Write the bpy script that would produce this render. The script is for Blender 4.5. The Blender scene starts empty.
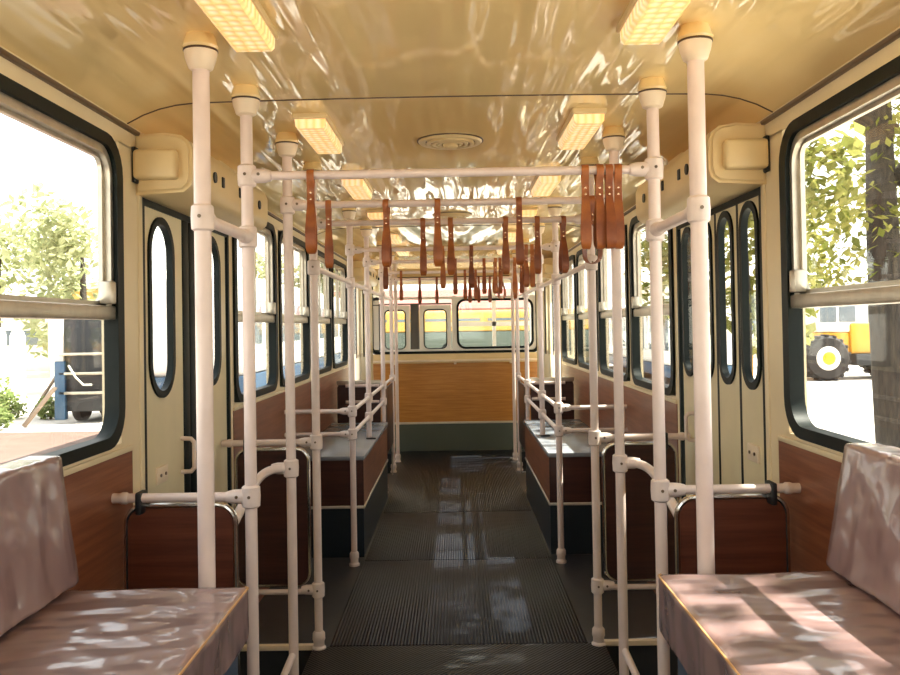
import bpy, bmesh, math, random
from mathutils import Vector, Matrix, noise

random.seed(7)
SC = bpy.context.scene
COL = SC.collection
R = math.radians
PI = math.pi

# ------------------------------------------------------------------ camera
cam_d = bpy.data.cameras.new('camera')
cam = bpy.data.objects.new('camera', cam_d)
COL.objects.link(cam)
cam_d.sensor_width = 36.0
cam_d.lens = 36.0 * 850 / 900
cam_d.clip_start = 0.02
cam_d.clip_end = 400
PITCH = 0.0153
cam.matrix_world = (Matrix.Translation((0.008, 0.0, 1.45)) @ Matrix.Rotation(5.0 / 850, 4, 'Z')
                    @ Matrix.Rotation(PI / 2 + PITCH, 4, 'X') @ Matrix.Rotation(-0.0165, 4, 'Z'))
cam_d.shift_y = -24.5 / 900
SC.camera = cam

# ------------------------------------------------------------------ world, sun, exposure
W = bpy.data.worlds.new('world')
SC.world = W
W.use_nodes = True
wn = W.node_tree.nodes
wl = W.node_tree.links
bg = wn['Background']
wtc = wn.new('ShaderNodeTexCoord')
wsep = wn.new('ShaderNodeSeparateXYZ')
wramp = wn.new('ShaderNodeValToRGB')
wl.new(wtc.outputs['Generated'], wsep.inputs[0])
wl.new(wsep.outputs['Z'], wramp.inputs[0])
wramp.color_ramp.elements[0].position = 0.0
wramp.color_ramp.elements[0].color = (1.0, 0.95, 0.86, 1)
wramp.color_ramp.elements[1].position = 0.6
wramp.color_ramp.elements[1].color = (0.93, 0.95, 1.0, 1)
wl.new(wramp.outputs[0], bg.inputs['Color'])
bg.inputs['Strength'].default_value = 2.5

sun_d = bpy.data.lights.new('sun', 'SUN')
sun = bpy.data.objects.new('sun', sun_d)
COL.objects.link(sun)
sun_d.energy = 17.0
sun_d.color = (1.0, 0.93, 0.8)
sun_d.angle = R(0.6)
SUN_DIR = Vector((0.53, 0.08, 0.85)).normalized()      # towards the sun
sun.rotation_euler = SUN_DIR.to_track_quat('Z', 'Y').to_euler()
sun.location = (8, 2, 14)

SC.view_settings.view_transform = 'Standard'
SC.view_settings.look = 'None'
SC.view_settings.gamma = 1
SC.view_settings.use_curve_mapping = False
SC.view_settings.exposure = 0.52
try:
    SC.cycles.max_bounces = 12
    SC.cycles.diffuse_bounces = 7
    SC.cycles.glossy_bounces = 5
    SC.cycles.transparent_max_bounces = 24
    SC.cycles.sample_clamp_indirect = 8
    SC.cycles.use_denoising = True
    SC.cycles.caustics_reflective = False
    SC.cycles.caustics_refractive = False
except Exception:
    pass


# ------------------------------------------------------------------ materials
def srgb(r, g, b):
    def f(c):
        c /= 255.0
        return c / 12.92 if c <= 0.04045 else ((c + 0.055) / 1.055) ** 2.4
    return (f(r), f(g), f(b), 1)


class NM:
    def __init__(self, name):
        self.m = bpy.data.materials.new(name)
        self.m.use_nodes = True
        self.t = self.m.node_tree
        self.p = self.t.nodes['Principled BSDF']
        self.out = self.t.nodes['Material Output']

    def n(self, typ, **kw):
        o = self.t.nodes.new(typ)
        for k, v in kw.items():
            setattr(o, k, v)
        return o

    def l(self, a, b):
        self.t.links.new(a, b)

    def coords(self, scale=(1, 1, 1), rot=(0, 0, 0)):
        tc = self.n('ShaderNodeTexCoord')
        mp = self.n('ShaderNodeMapping')
        mp.inputs['Scale'].default_value = scale
        mp.inputs['Rotation'].default_value = rot
        self.l(tc.outputs['Object'], mp.inputs['Vector'])
        return mp.outputs['Vector']

    def noise(self, vec, scale, detail=3, rough=0.55):
        t = self.n('ShaderNodeTexNoise')
        t.inputs['Scale'].default_value = scale
        t.inputs['Detail'].default_value = detail
        t.inputs['Roughness'].default_value = rough
        self.l(vec, t.inputs['Vector'])
        return t.outputs['Fac']

    def ramp(self, fac, stops):
        r = self.n('ShaderNodeValToRGB')
        e = r.color_ramp.elements
        while len(e) < len(stops):
            e.new(0.5)
        for i, (pos, c) in enumerate(stops):
            e[i].position = pos
            e[i].color = c
        self.l(fac, r.inputs[0])
        return r.outputs[0]

    def bump(self, height, strength, dist, target='Normal'):
        b = self.n('ShaderNodeBump')
        b.inputs['Strength'].default_value = strength
        b.inputs['Distance'].default_value = dist
        self.l(height, b.inputs['Height'])
        self.l(b.outputs[0], self.p.inputs[target])

    def base(self, col, rough=0.5, metal=0.0, **kw):
        self.p.inputs['Base Color'].default_value = col
        self.p.inputs['Roughness'].default_value = rough
        self.p.inputs['Metallic'].default_value = metal
        for k, v in kw.items():
            self.p.inputs[k.replace('_', ' ')].default_value = v
        return self


def paint(name, col, rough=0.4, var=0.06, scale=6.0, bump=0.08, metal=0.0, **kw):
    m = NM(name).base(col, rough, metal, **kw)
    v = m.coords()
    f = m.noise(v, scale, 4)
    lo = tuple(c * (1 - var) for c in col[:3]) + (1,)
    hi = tuple(min(1, c * (1 + var)) for c in col[:3]) + (1,)
    m.l(m.ramp(f, [(0.3, lo), (0.7, hi)]), m.p.inputs['Base Color'])
    if bump:
        m.bump(m.noise(v, scale * 9, 2), bump, 0.002)
    return m.m


M = {}
# glossy lacquered ceiling sheet with soft lengthwise buckling
m = NM('ceiling_lacquer').base(srgb(240, 213, 154), 0.05, Specular_IOR_Level=0.9)
v = m.coords((4.0, 0.4, 1))
h1 = m.noise(v, 2.2, 1.5, 0.4)
m.bump(h1, 0.55, 0.045)
v2 = m.coords()
m.l(m.ramp(m.noise(v2, 1.5, 3), [(0.3, srgb(238, 210, 150)), (0.7, srgb(243, 217, 160))]), m.p.inputs['Base Color'])
M['ceiling'] = m.m
M['cream'] = paint('cream_wall_paint', srgb(222, 206, 170), 0.38, 0.04)
M['door'] = paint('cream_door_paint', srgb(224, 212, 176), 0.3, 0.05)
M['box'] = paint('cream_cover_paint', srgb(224, 200, 150), 0.35, 0.04)
M['pole'] = paint('white_pole_enamel', srgb(224, 206, 198), 0.28, 0.05, 14, 0.05)
M['collar'] = paint('ivory_collar_paint', srgb(230, 212, 186), 0.35, 0.05)
M['clamp'] = paint('white_clamp_enamel', srgb(222, 206, 198), 0.35, 0.07, 20)
M['screw'] = paint('screw_steel', srgb(120, 105, 90), 0.3, 0.1, 30, 0, 0.9)
M['brown_trim'] = paint('brown_edge_trim', srgb(84, 62, 40), 0.4)
M['rubber'] = paint('dark_green_rubber', srgb(4, 15, 12), 0.5, 0.15, 12, 0.1, Specular_IOR_Level=0.2)
M['black'] = paint('black_rubber', srgb(20, 21, 22), 0.5)
M['alu'] = paint('aluminium', srgb(190, 182, 166), 0.33, 0.12, 18, 0.1, 0.75)
M['chrome'] = paint('chrome_tube', srgb(200, 196, 190), 0.15, 0.08, 20, 0, 1.0)
M['grey_lino'] = paint('grey_floor_lino', srgb(46, 47, 50), 0.42, 0.15, 9, 0.15)
M['navy'] = paint('navy_blue_paint', srgb(24, 36, 44), 0.35, 0.12, 7)
M['seat_blue'] = paint('slate_blue_paint', srgb(60, 74, 92), 0.4, 0.1, 7)
M['bench_top'] = paint('grey_blue_vinyl', srgb(132, 138, 146), 0.25, 0.1, 5, 0.3)
M['white'] = paint('white_paint', srgb(236, 234, 226), 0.4, 0.03)
M['darkgrey'] = paint('dark_grey_post', srgb(86, 84, 80), 0.5)
M['stripe'] = paint('silver_strip', srgb(205, 200, 186), 0.3, 0.05, 10, 0, 0.4)


def wood(name, c0, c1, c2, axis):
    mm = NM(name).base(c1, 0.33)
    sc = {'Y': (22, 1.1, 22), 'X': (1.1, 22, 22)}[axis]
    vv = mm.coords(sc)
    f = mm.noise(vv, 2.4, 5, 0.62)
    vb = mm.coords((2, 2, 2))
    f2 = mm.noise(vb, 1.3, 2)
    mx = mm.n('ShaderNodeMath', operation='MULTIPLY_ADD')
    mm.l(f2, mx.inputs[0])
    mx.inputs[1].default_value = 0.35
    mm.l(f, mx.inputs[2])
    mm.l(mm.ramp(mx.outputs[0], [(0.48, c0), (0.66, c1), (0.86, c2)]), mm.p.inputs['Base Color'])
    mm.bump(f, 0.08, 0.001)
    return mm.m


M['wood_side'] = wood('brown_laminate_side', srgb(104, 58, 37), srgb(122, 72, 47), srgb(140, 90, 62), 'Y')
M['wood_cross'] = wood('brown_laminate_cross', srgb(156, 102, 40), srgb(172, 117, 50), srgb(186, 131, 62), 'X')
M['board'] = wood('red_brown_laminate', srgb(80, 43, 31), srgb(95, 52, 38), srgb(108, 63, 46), 'X')
M['maroon'] = wood('maroon_laminate', srgb(48, 25, 22), srgb(60, 32, 27), srgb(70, 40, 33), 'X')

# plastic film over maroon upholstery
m = NM('film_wrapped_vinyl').base(srgb(134, 108, 106), 0.42, Coat_Weight=1.0, Coat_Roughness=0.16, Coat_IOR=1.7)
v = m.coords((0.9, 3.6, 2.6), (0, 0, 0.3))
f = m.noise(v, 2.6, 1.2, 0.45)
f2 = m.noise(m.coords((3, 5, 3), (0, 0, -0.5)), 2.4, 1, 0.4)
ad = m.n('ShaderNodeMath', operation='ADD')
m.l(f, ad.inputs[0])
m.l(f2, ad.inputs[1])
m.l(m.ramp(m.noise(m.coords(), 3.0, 2), [(0.3, srgb(130, 103, 102)), (0.7, srgb(140, 114, 112))]), m.p.inputs['Base Color'])
m.bump(ad.outputs[0], 0.9, 0.03, 'Coat Normal')
m.bump(ad.outputs[0], 0.15, 0.012, 'Normal')
M['film'] = m.m
M['piping'] = paint('tan_piping', srgb(196, 150, 98), 0.4)

# ribbed rubber mats
def ribbed(name, rot, freq, col):
    mm = NM(name).base(col, 0.4, Specular_IOR_Level=0.3)
    vv = mm.coords((1, 1, 1), (0, 0, rot))
    wv = mm.n('ShaderNodeTexWave', wave_type='BANDS', bands_direction='X', wave_profile='SIN')
    wv.inputs['Scale'].default_value = freq
    wv.inputs['Distortion'].default_value = 0.0
    mm.l(vv, wv.inputs['Vector'])
    fn = mm.noise(mm.coords(), 3.5, 5, 0.6)
    mm2 = mm.n('ShaderNodeMath', operation='MULTIPLY_ADD')
    mm.l(wv.outputs['Fac'], mm2.inputs[0])
    mm2.inputs[1].default_value = 0.3
    mm.l(fn, mm2.inputs[2])
    f = mm2.outputs[0]
    mm.l(mm.ramp(f, [(0.35, tuple(c * 0.6 for c in col[:3]) + (1,)), (0.95, tuple(c * 1.8 for c in col[:3]) + (1,))]), mm.p.inputs['Base Color'])
    mm.bump(wv.outputs['Fac'], 0.9, 0.004)
    return mm.m


M['mat'] = ribbed('ribbed_rubber', 0, 21, srgb(15, 18, 25))
M['mat_diag'] = ribbed('diagonal_ribbed_rubber', R(42), 20, srgb(17, 18, 20))

m = NM('strap_leather').base(srgb(138, 66, 36), 0.4)
v = m.coords((1, 1, 1))
f = m.noise(v, 14, 4)
oi = m.n('ShaderNodeObjectInfo')
ad = m.n('ShaderNodeMath', operation='MULTIPLY_ADD')
m.l(oi.outputs['Random'], ad.inputs[0])
ad.inputs[1].default_value = 0.45
m.l(f, ad.inputs[2])
m.l(m.ramp(ad.outputs[0], [(0.35, srgb(96, 44, 22)), (0.7, srgb(134, 70, 32)), (1.0, srgb(170, 100, 44))]), m.p.inputs['Base Color'])
m.bump(m.noise(v, 120, 2), 0.15, 0.001)
M['leather'] = m.m
M['rivet'] = paint('rivet_brass', srgb(220, 190, 160), 0.25, 0.05, 30, 0, 0.8)

# lamp diffuser: lit prismatic plastic
m = NM('lit_diffuser').base(srgb(250, 214, 140), 0.2)
v = m.coords((36, 30, 0))
vo = m.n('ShaderNodeTexVoronoi', feature='F1')
vo.inputs['Scale'].default_value = 1.0
vo.inputs['Randomness'].default_value = 0.25
m.l(v, vo.inputs['Vector'])
m.l(m.ramp(vo.outputs['Distance'], [(0.12, (1.0, 0.86, 0.6, 1)), (0.5, (1.0, 0.52, 0.17, 1))]), m.p.inputs['Emission Color'])
m.p.inputs['Emission Strength'].default_value = 0.5
m.bump(vo.outputs['Distance'], 0.8, 0.01)
M['diffuser'] = m.m

# thin window glass: clear with a fresnel reflection
m = NM('window_glass')
tr = m.n('ShaderNodeBsdfTransparent')
tr.inputs[0].default_value = (0.95, 0.97, 0.96, 1)
gl = m.n('ShaderNodeBsdfGlossy')
gl.inputs['Roughness'].default_value = 0.02
fr = m.n('ShaderNodeLayerWeight')
pw = m.n('ShaderNodeMath', operation='POWER')
m.l(fr.outputs['Facing'], pw.inputs[0])
pw.inputs[1].default_value = 5.0
ma = m.n('ShaderNodeMath', operation='MULTIPLY_ADD')
m.l(pw.outputs[0], ma.inputs[0])
ma.inputs[1].default_value = 0.7
ma.inputs[2].default_value = 0.025
mxs = m.n('ShaderNodeMixShader')
m.l(ma.outputs[0], mxs.inputs[0])
m.l(tr.outputs[0], mxs.inputs[1])
m.l(gl.outputs[0], mxs.inputs[2])
m.l(mxs.outputs[0], m.out.inputs['Surface'])
M['glass'] = m.m


def leafmat(name, c0, c1):
    mm = NM(name)
    geo = mm.n('ShaderNodeNewGeometry')
    col = mm.ramp(geo.outputs['Random Per Island'], [(0.0, c0), (1.0, c1)])
    d = mm.n('ShaderNodeBsdfDiffuse')
    t = mm.n('ShaderNodeBsdfTranslucent')
    mm.l(col, d.inputs[0])
    mm.l(col, t.inputs[0])
    mx = mm.n('ShaderNodeMixShader')
    mx.inputs[0].default_value = 0.45
    mm.l(d.outputs[0], mx.inputs[1])
    mm.l(t.outputs[0], mx.inputs[2])
    mm.l(mx.outputs[0], mm.out.inputs['Surface'])
    return mm.m


M['leaf'] = leafmat('tree_leaves', srgb(88, 96, 42), srgb(150, 146, 84))
M['leaf_pale'] = leafmat('pale_tree_leaves', srgb(140, 148, 106), srgb(185, 186, 146))
M['plant'] = leafmat('shrub_leaves', srgb(96, 116, 66), srgb(150, 160, 104))
m = NM('bark').base(srgb(92, 80, 66), 0.9)
f = m.noise(m.coords((8, 8, 1.5)), 3, 5, 0.7)
m.l(m.ramp(f, [(0.35, srgb(26, 22, 19)), (0.7, srgb(66, 58, 50))]), m.p.inputs['Base Color'])
m.bump(f, 1.0, 0.03)
M['bark'] = m.m
M['ground'] = paint('pale_asphalt', srgb(196, 188, 178), 0.9, 0.1, 0.8, 0.2)
M['soil'] = paint('shaded_brown_soil', srgb(100, 78, 68), 0.95, 0.15, 1.5, 0.3)  # soil brown, lowered to put the vehicles' shade into the colour
M['tram_white'] = paint('tram_white', srgb(232, 232, 226), 0.4, 0.03, 1)
M['tram_blue'] = paint('tram_blue', srgb(44, 78, 106), 0.4, 0.05, 1)
M['tram_glass'] = paint('tram_window', srgb(96, 106, 114), 0.12, 0.1, 1, 0)
M['yellow'] = paint('machine_yellow', srgb(204, 146, 14), 0.4, 0.08, 1)
M['tyre'] = paint('tyre_rubber', srgb(40, 36, 34), 0.8, 0.15, 5, 0.3)
M['wall_yellow'] = paint('ochre_plaster', srgb(190, 150, 76), 0.8, 0.08, 1)
M['wall_pale'] = paint('pale_plaster', srgb(226, 218, 206), 0.85, 0.05, 0.6)
M['roof_red'] = paint('red_roofing', srgb(140, 88, 78), 0.7, 0.1, 1)
M['steel_dark'] = paint('dark_steel', srgb(24, 25, 28), 0.5, 0.15, 2)
M['plank'] = paint('weathered_plank', srgb(104, 86, 70), 0.85, 0.15, 6)
M['grey_green'] = paint('grey_green_paint', srgb(76, 84, 74), 0.5, 0.1, 1)


# ------------------------------------------------------------------ mesh helpers
class MB:
    """Collects shapes (in world coordinates) that become one mesh."""

    def __init__(self):
        self.bm = bmesh.new()

    def box(self, x0, x1, y0, y1, z0, z1, bev=0.0, seg=2):
        r = bmesh.ops.create_cube(self.bm, size=1.0)
        vs = r['verts']
        for q in vs:
            q.co = Vector(((x0 + x1) / 2 + q.co.x * (x1 - x0), (y0 + y1) / 2 + q.co.y * (y1 - y0), (z0 + z1) / 2 + q.co.z * (z1 - z0)))
        if bev:
            es = list({e for q in vs for e in q.link_edges})
            bmesh.ops.bevel(self.bm, geom=es, offset=bev, segments=seg, affect='EDGES', profile=0.5)
        return self

    def obox(self, c, size, mat, bev=0.0):
        r = bmesh.ops.create_cube(self.bm, size=1.0)
        vs = r['verts']
        for q in vs:
            q.co = Vector(c) + mat @ Vector((q.co.x * size[0], q.co.y * size[1], q.co.z * size[2]))
        if bev:
            es = list({e for q in vs for e in q.link_edges})
            bmesh.ops.bevel(self.bm, geom=es, offset=bev, segments=2, affect='EDGES', profile=0.5)
        return self

    def tube(self, pts, r, seg=14, closed=False):
        pts = [Vector(p) for p in pts]
        n = len(pts)
        rings = []
        up = None
        for i, p in enumerate(pts):
            if closed:
                d = (pts[(i + 1) % n] - pts[i - 1]).normalized()
            elif i == 0:
                d = (pts[1] - pts[0]).normalized()
            elif i == n - 1:
                d = (pts[-1] - pts[-2]).normalized()
            else:
                d = ((pts[i + 1] - p).normalized() + (p - pts[i - 1]).normalized()).normalized()
            if up is None:
                up = d.orthogonal().normalized()
            up = (up - d * up.dot(d)).normalized()
            s = d.cross(up)
            rr = r[i] if isinstance(r, (list, tuple)) else r
            rings.append([self.bm.verts.new(p + (up * math.cos(2 * PI * k / seg) + s * math.sin(2 * PI * k / seg)) * rr) for k in range(seg)])
        m_ = n if closed else n - 1
        for i in range(m_):
            a, b = rings[i], rings[(i + 1) % n]
            for k in range(seg):
                self.bm.faces.new((a[k], a[(k + 1) % seg], b[(k + 1) % seg], b[k]))
        if not closed:
            self.bm.faces.new(rings[0][::-1])
            self.bm.faces.new(rings[-1])
        return self

    def lathe(self, prof, origin, axis='Z', seg=24):
        """prof: list of (radius, height)"""
        o = Vector(origin)
        rings = []
        for r, h in prof:
            ring = []
            for k in range(seg):
                a = 2 * PI * k / seg
                c, s = r * math.cos(a), r * math.sin(a)
                p = {'Z': (c, s, h), 'X': (h, c, s), 'Y': (s, h, c)}[axis]
                ring.append(self.bm.verts.new(o + Vector(p)))
            rings.append(ring)
        for a, b in zip(rings, rings[1:]):
            for k in range(seg):
                self.bm.faces.new((a[k], a[(k + 1) % seg], b[(k + 1) % seg], b[k]))
        self.bm.faces.new(rings[0][::-1])
        self.bm.faces.new(rings[-1])
        return self

    def prism(self, pts2, plane, a, b):
        """extrude a 2-D outline: plane 'X' -> (y,z) outline between x=a..b; 'Y' -> (x,z); 'Z' -> (x,y)"""
        def mk(u, w, t):
            return {'X': (t, u, w), 'Y': (u, t, w), 'Z': (u, w, t)}[plane]
        A = [self.bm.verts.new(mk(u, w, a)) for u, w in pts2]
        B = [self.bm.verts.new(mk(u, w, b)) for u, w in pts2]
        n = len(pts2)
        self.bm.faces.new(A[::-1])
        self.bm.faces.new(B)
        for i in range(n):
            self.bm.faces.new((A[i], A[(i + 1) % n], B[(i + 1) % n], B[i]))
        return self

    def ring(self, outer, inner, plane, a, b):
        """a frame: the space between two outlines with the same number of points, extruded"""
        def mk(u, w, t):
            return {'X': (t, u, w), 'Y': (u, t, w), 'Z': (u, w, t)}[plane]
        n = len(outer)
        OA = [self.bm.verts.new(mk(u, w, a)) for u, w in outer]
        OB = [self.bm.verts.new(mk(u, w, b)) for u, w in outer]
        IA = [self.bm.verts.new(mk(u, w, a)) for u, w in inner]
        IB = [self.bm.verts.new(mk(u, w, b)) for u, w in inner]
        f = self.bm.faces.new
        for i in range(n):
            j = (i + 1) % n
            f((OA[i], OA[j], OB[j], OB[i]))
            f((IA[j], IA[i], IB[i], IB[j]))
            f((OA[j], OA[i], IA[i], IA[j]))
            f((OB[i], OB[j], IB[j], IB[i]))
        return self

    def mesh(self, name, shift, smooth=None):
        bmesh.ops.recalc_face_normals(self.bm, faces=self.bm.faces)
        bmesh.ops.translate(self.bm, verts=self.bm.verts, vec=-Vector(shift))
        me = bpy.data.meshes.new(name)
        if smooth:
            for fc in self.bm.faces:
                fc.smooth = True
            for e in self.bm.edges:
                if len(e.link_faces) == 2 and e.calc_face_angle(0) > R(smooth):
                    e.smooth = False
        self.bm.to_mesh(me)
        self.bm.free()
        return me


def rrect(u0, u1, w0, w1, r, seg=6):
    r = min(r, (u1 - u0) / 2 - 1e-4, (w1 - w0) / 2 - 1e-4)
    pts = []
    for cu, cw, a0 in ((u1 - r, w1 - r, 0), (u0 + r, w1 - r, 90), (u0 + r, w0 + r, 180), (u1 - r, w0 + r, 270)):
        for k in range(seg + 1):
            a = R(a0 + 90 * k / seg)
            pts.append((cu + r * math.cos(a), cw + r * math.sin(a)))
    return pts


def root_of(o):
    while o.parent:
        o = o.parent
    return o


def obj(name, mb, mat, parent=None, smooth=35, label=None):
    if parent is None:
        xs = [v_.co for v_ in mb.bm.verts]
        org = Vector((sum(c.x for c in xs) / len(xs), sum(c.y for c in xs) / len(xs), min(c.z for c in xs)))
    else:
        org = root_of(parent).location.copy()
    me = mb.mesh(name, org, smooth)
    me.materials.append(mat)
    o = bpy.data.objects.new(name, me)
    COL.objects.link(o)
    if parent is None:
        o.location = org
    else:
        o.parent = parent
    if label:
        o['label'] = label
    return o


def tag(o, label, cat, group=None, kind=None):
    o['label'] = label
    o['category'] = cat
    if group:
        o['group'] = group
    if kind:
        o['kind'] = kind
    return o


def thing(name, loc, label, cat, group=None, kind=None):
    o = bpy.data.objects.new(name, None)
    COL.objects.link(o)
    o.location = loc
    o.empty_display_size = 0.05
    return tag(o, label, cat, group, kind)


def copy_tree(o, parent=None):
    c = o.copy()
    COL.objects.link(c)
    if parent is not None:
        c.parent = parent
    for ch in list(o.children):
        copy_tree(ch, c)
    return c


SIDE = {-1: 'two-leaf door side', 1: 'four-leaf door side'}
SNAME = {-1: 'left', 1: 'right'}
ORD = ['first', 'second', 'third', 'fourth', 'fifth', 'sixth', 'seventh', 'eighth', 'ninth', 'tenth']

XW = 1.06            # inner face of the side walls
XO = 1.12            # outer face
Z0W, Z1W = 1.09, 2.06
YF = 9.94            # front partition
YB = -1.3            # rear wall
YC = 11.5            # windscreen
DOOR = (2.86, 4.04)
FDOOR = (8.44, 9.72)
WINS = [(-1.15, 0.45), (0.55, 2.71), (4.08, 5.06), (5.14, 6.19), (6.27, 7.29), (7.37, 8.36)]


# ------------------------------------------------------------------ floor, ceiling, walls
def struct(name, mb, mat, label, cat, smooth=35):
    return tag(obj(name, mb, mat, None, smooth), label, cat, kind='structure')


mb = MB()
mb.box(-0.66, 0.66, YB, YC, -0.12, 0)
for s in (-1, 1):
    a, b = sorted((0.66 * s, XO * s))
    mb.box(a, b, YB, 2.72, -0.12, 0)
    mb.box(a, b, 3.9, FDOOR[0], -0.12, 0)
    mb.box(a, b, FDOOR[1], YC, -0.12, 0)
    mb.box(a, b, 2.72, 3.9, -0.47, -0.35)           # sunk step wells
    mb.box(a, b, FDOOR[0], FDOOR[1], -0.47, -0.35)
    c, d = sorted((0.66 * s, 0.68 * s))
    for (p, q) in ((2.72, 3.9), FDOOR):
        mb.box(c, d, p, q, -0.36, -0.12)
        mb.box(a, b, p - 0.02, p, -0.36, -0.12)
        mb.box(a, b, q, q + 0.02, -0.36, -0.12)
struct('floor', mb, M['grey_lino'], 'grey smooth floor along both sides of the aisle with sunk door steps', 'floor')

# ceiling: flat across the middle, rounded down at both edges
def ceil_z(x):
    t = abs(x) / XO
    return 2.205 - 0.012 * t * t - 0.10 * max(0, (t - 0.72) / 0.28) ** 2.4


def ceiling_sheet(mb, y0, y1, t=0.05, n=40, ny=2):
    rows = []
    for j in range(ny):
        y = y0 + (y1 - y0) * j / (ny - 1)
        lo = [mb.bm.verts.new((-XO + 2 * XO * i / n, y, ceil_z(-XO + 2 * XO * i / n))) for i in range(n + 1)]
        hi = [mb.bm.verts.new((-XO + 2 * XO * i / n, y, ceil_z(-XO + 2 * XO * i / n) + t)) for i in range(n + 1)]
        rows.append((lo, hi))
    f = mb.bm.faces.new
    for (l0, h0), (l1, h1) in zip(rows, rows[1:]):
        for i in range(n):
            f((l0[i], l1[i], l1[i + 1], l0[i + 1]))
            f((h0[i], h0[i + 1], h1[i + 1], h1[i]))
        f((l0[0], h0[0], h1[0], l1[0]))
        f((l0[n], l1[n], h1[n], h0[n]))
    for lo, hi in (rows[0], rows[-1]):
        for i in range(n):
            f((lo[i], lo[i + 1], hi[i + 1], hi[i]))


mb = MB()
for (a, b) in ((YB - 0.1, 2.78), (2.782, 6.38), (6.382, 9.98), (9.982, YC + 0.1)):
    ceiling_sheet(mb, a, b)
struct('ceiling', mb, M['ceiling'], 'glossy cream lacquered ceiling of bent sheets', 'ceiling')
for k, y in enumerate((2.78, 6.38)):
    mb = MB()
    n = 40
    pts = [(-XW + 2 * XW * i / n, y, ceil_z(-XW + 2 * XW * i / n) - 0.0) for i in range(n + 1)]
    mb.tube(pts, 0.0035, 6)
    struct('trim_%d' % (k + 1), mb, M['brown_trim'], ['thin dark seam crossing the ceiling nearest the camera', 'thin dark seam crossing the ceiling farther away'][k], 'trim')

for s in (-1, 1):
    nm = SNAME[s]
    a, b = sorted((XW * s, XO * s))
    root = thing('wall_' + nm, (XW * s, 0, 0), 'cream painted pillars and brown laminate side wall on ' + SIDE[s], 'wall', kind='structure')
    # cream body: pillars and the band above the windows
    mb = MB()
    mb.box(a, b, YB, YC, Z1W - 0.005, 2.19)
    prev = YB
    for (y0, y1) in WINS:
        if y0 > 3 and prev < 3:
            mb.box(a, b, y0, y1, 0.0, Z0W + 0.004)
            mb.box(a, b, prev - 0.005, DOOR[0], 0.0, Z1W)
            mb.box(a, b, DOOR[1], y0 + 0.005, 0.0, Z1W)
        else:
            mb.box(a, b, prev - 0.005, y0 + 0.005, Z0W - 0.04, Z1W)
            mb.box(a, b, y0, y1, 0.0, Z0W + 0.004)
        prev = y1
    mb.box(a, b, prev - 0.005, FDOOR[0], 0.0, Z1W)
    mb.box(a, b, FDOOR[1], YF + 0.1, 0.0, Z1W)
    mb.box(a, b, YF, YC, 1.9, Z1W)
    obj('pillar_panel', mb, M['cream'], root)
    mb = MB()
    a2, b2 = sorted(((XW - 0.004) * s, (XW + 0.05) * s))
    mb.box(a2, b2, YB, DOOR[0] - 0.075, 0.0, Z0W - 0.028)
    mb.box(a2, b2, DOOR[1] + 0.02, FDOOR[0] - 0.02, 0.0, Z0W - 0.028)
    obj('laminate_panel', mb, M['wood_side'], root)
    mb = MB()
    c, d = sorted(((XW - 0.008) * s, (XW + 0.01) * s))
    mb.box(c, d, YB, DOOR[0] - 0.075, Z0W - 0.03, Z0W - 0.012, 0.003)
    mb.box(c, d, DOOR[1] + 0.02, FDOOR[0] - 0.02, Z0W - 0.03, Z0W - 0.012, 0.003)
    obj('sill_strip', mb, M['cream'], root)
    # dark trim where wall meets ceiling
    mb = MB()
    mb.box(*sorted(((XW - 0.014) * s, (XW + 0.01) * s)), YB, DOOR[0], 2.108, 2.122, 0.003)
    mb.box(*sorted(((XW - 0.014) * s, (XW + 0.01) * s)), DOOR[1], YF, 2.108, 2.122, 0.003)
    struct('trim_%d' % (3 if s < 0 else 4), mb, M['brown_trim'], 'brown strip between ceiling and wall on ' + SIDE[s], 'trim')
    # grey nosing at the far edge of the step well
    mb = MB()
    mb.box(*sorted((0.66 * s, XW * s)), 3.875, 3.905, -0.012, 0.012, 0.004)
    struct('trim_%d' % (5 if s < 0 else 6), mb, M['collar'], 'pale step nosing on the floor at ' + SIDE[s], 'trim')

# rear wall behind the camera, with its window opening
mb = MB()
mb.box(-XO, XO, YB - 0.06, YB, -0.1, 1.1)
mb.box(-XO, XO, YB - 0.06, YB, 2.0, 2.2)
for s in (-1, 1):
    mb.box(*sorted((0.95 * s, XO * s)), YB - 0.06, YB, 1.1, 2.0)
struct('wall_back', mb, M['cream'], 'cream rear wall with a wide window opening', 'wall')
mb = MB()
mb.box(-0.97, 0.97, YB - 0.04, YB - 0.034, 1.08, 2.02)
struct('window_20', mb, M['glass'], 'wide rear window pane', 'window')


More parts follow.
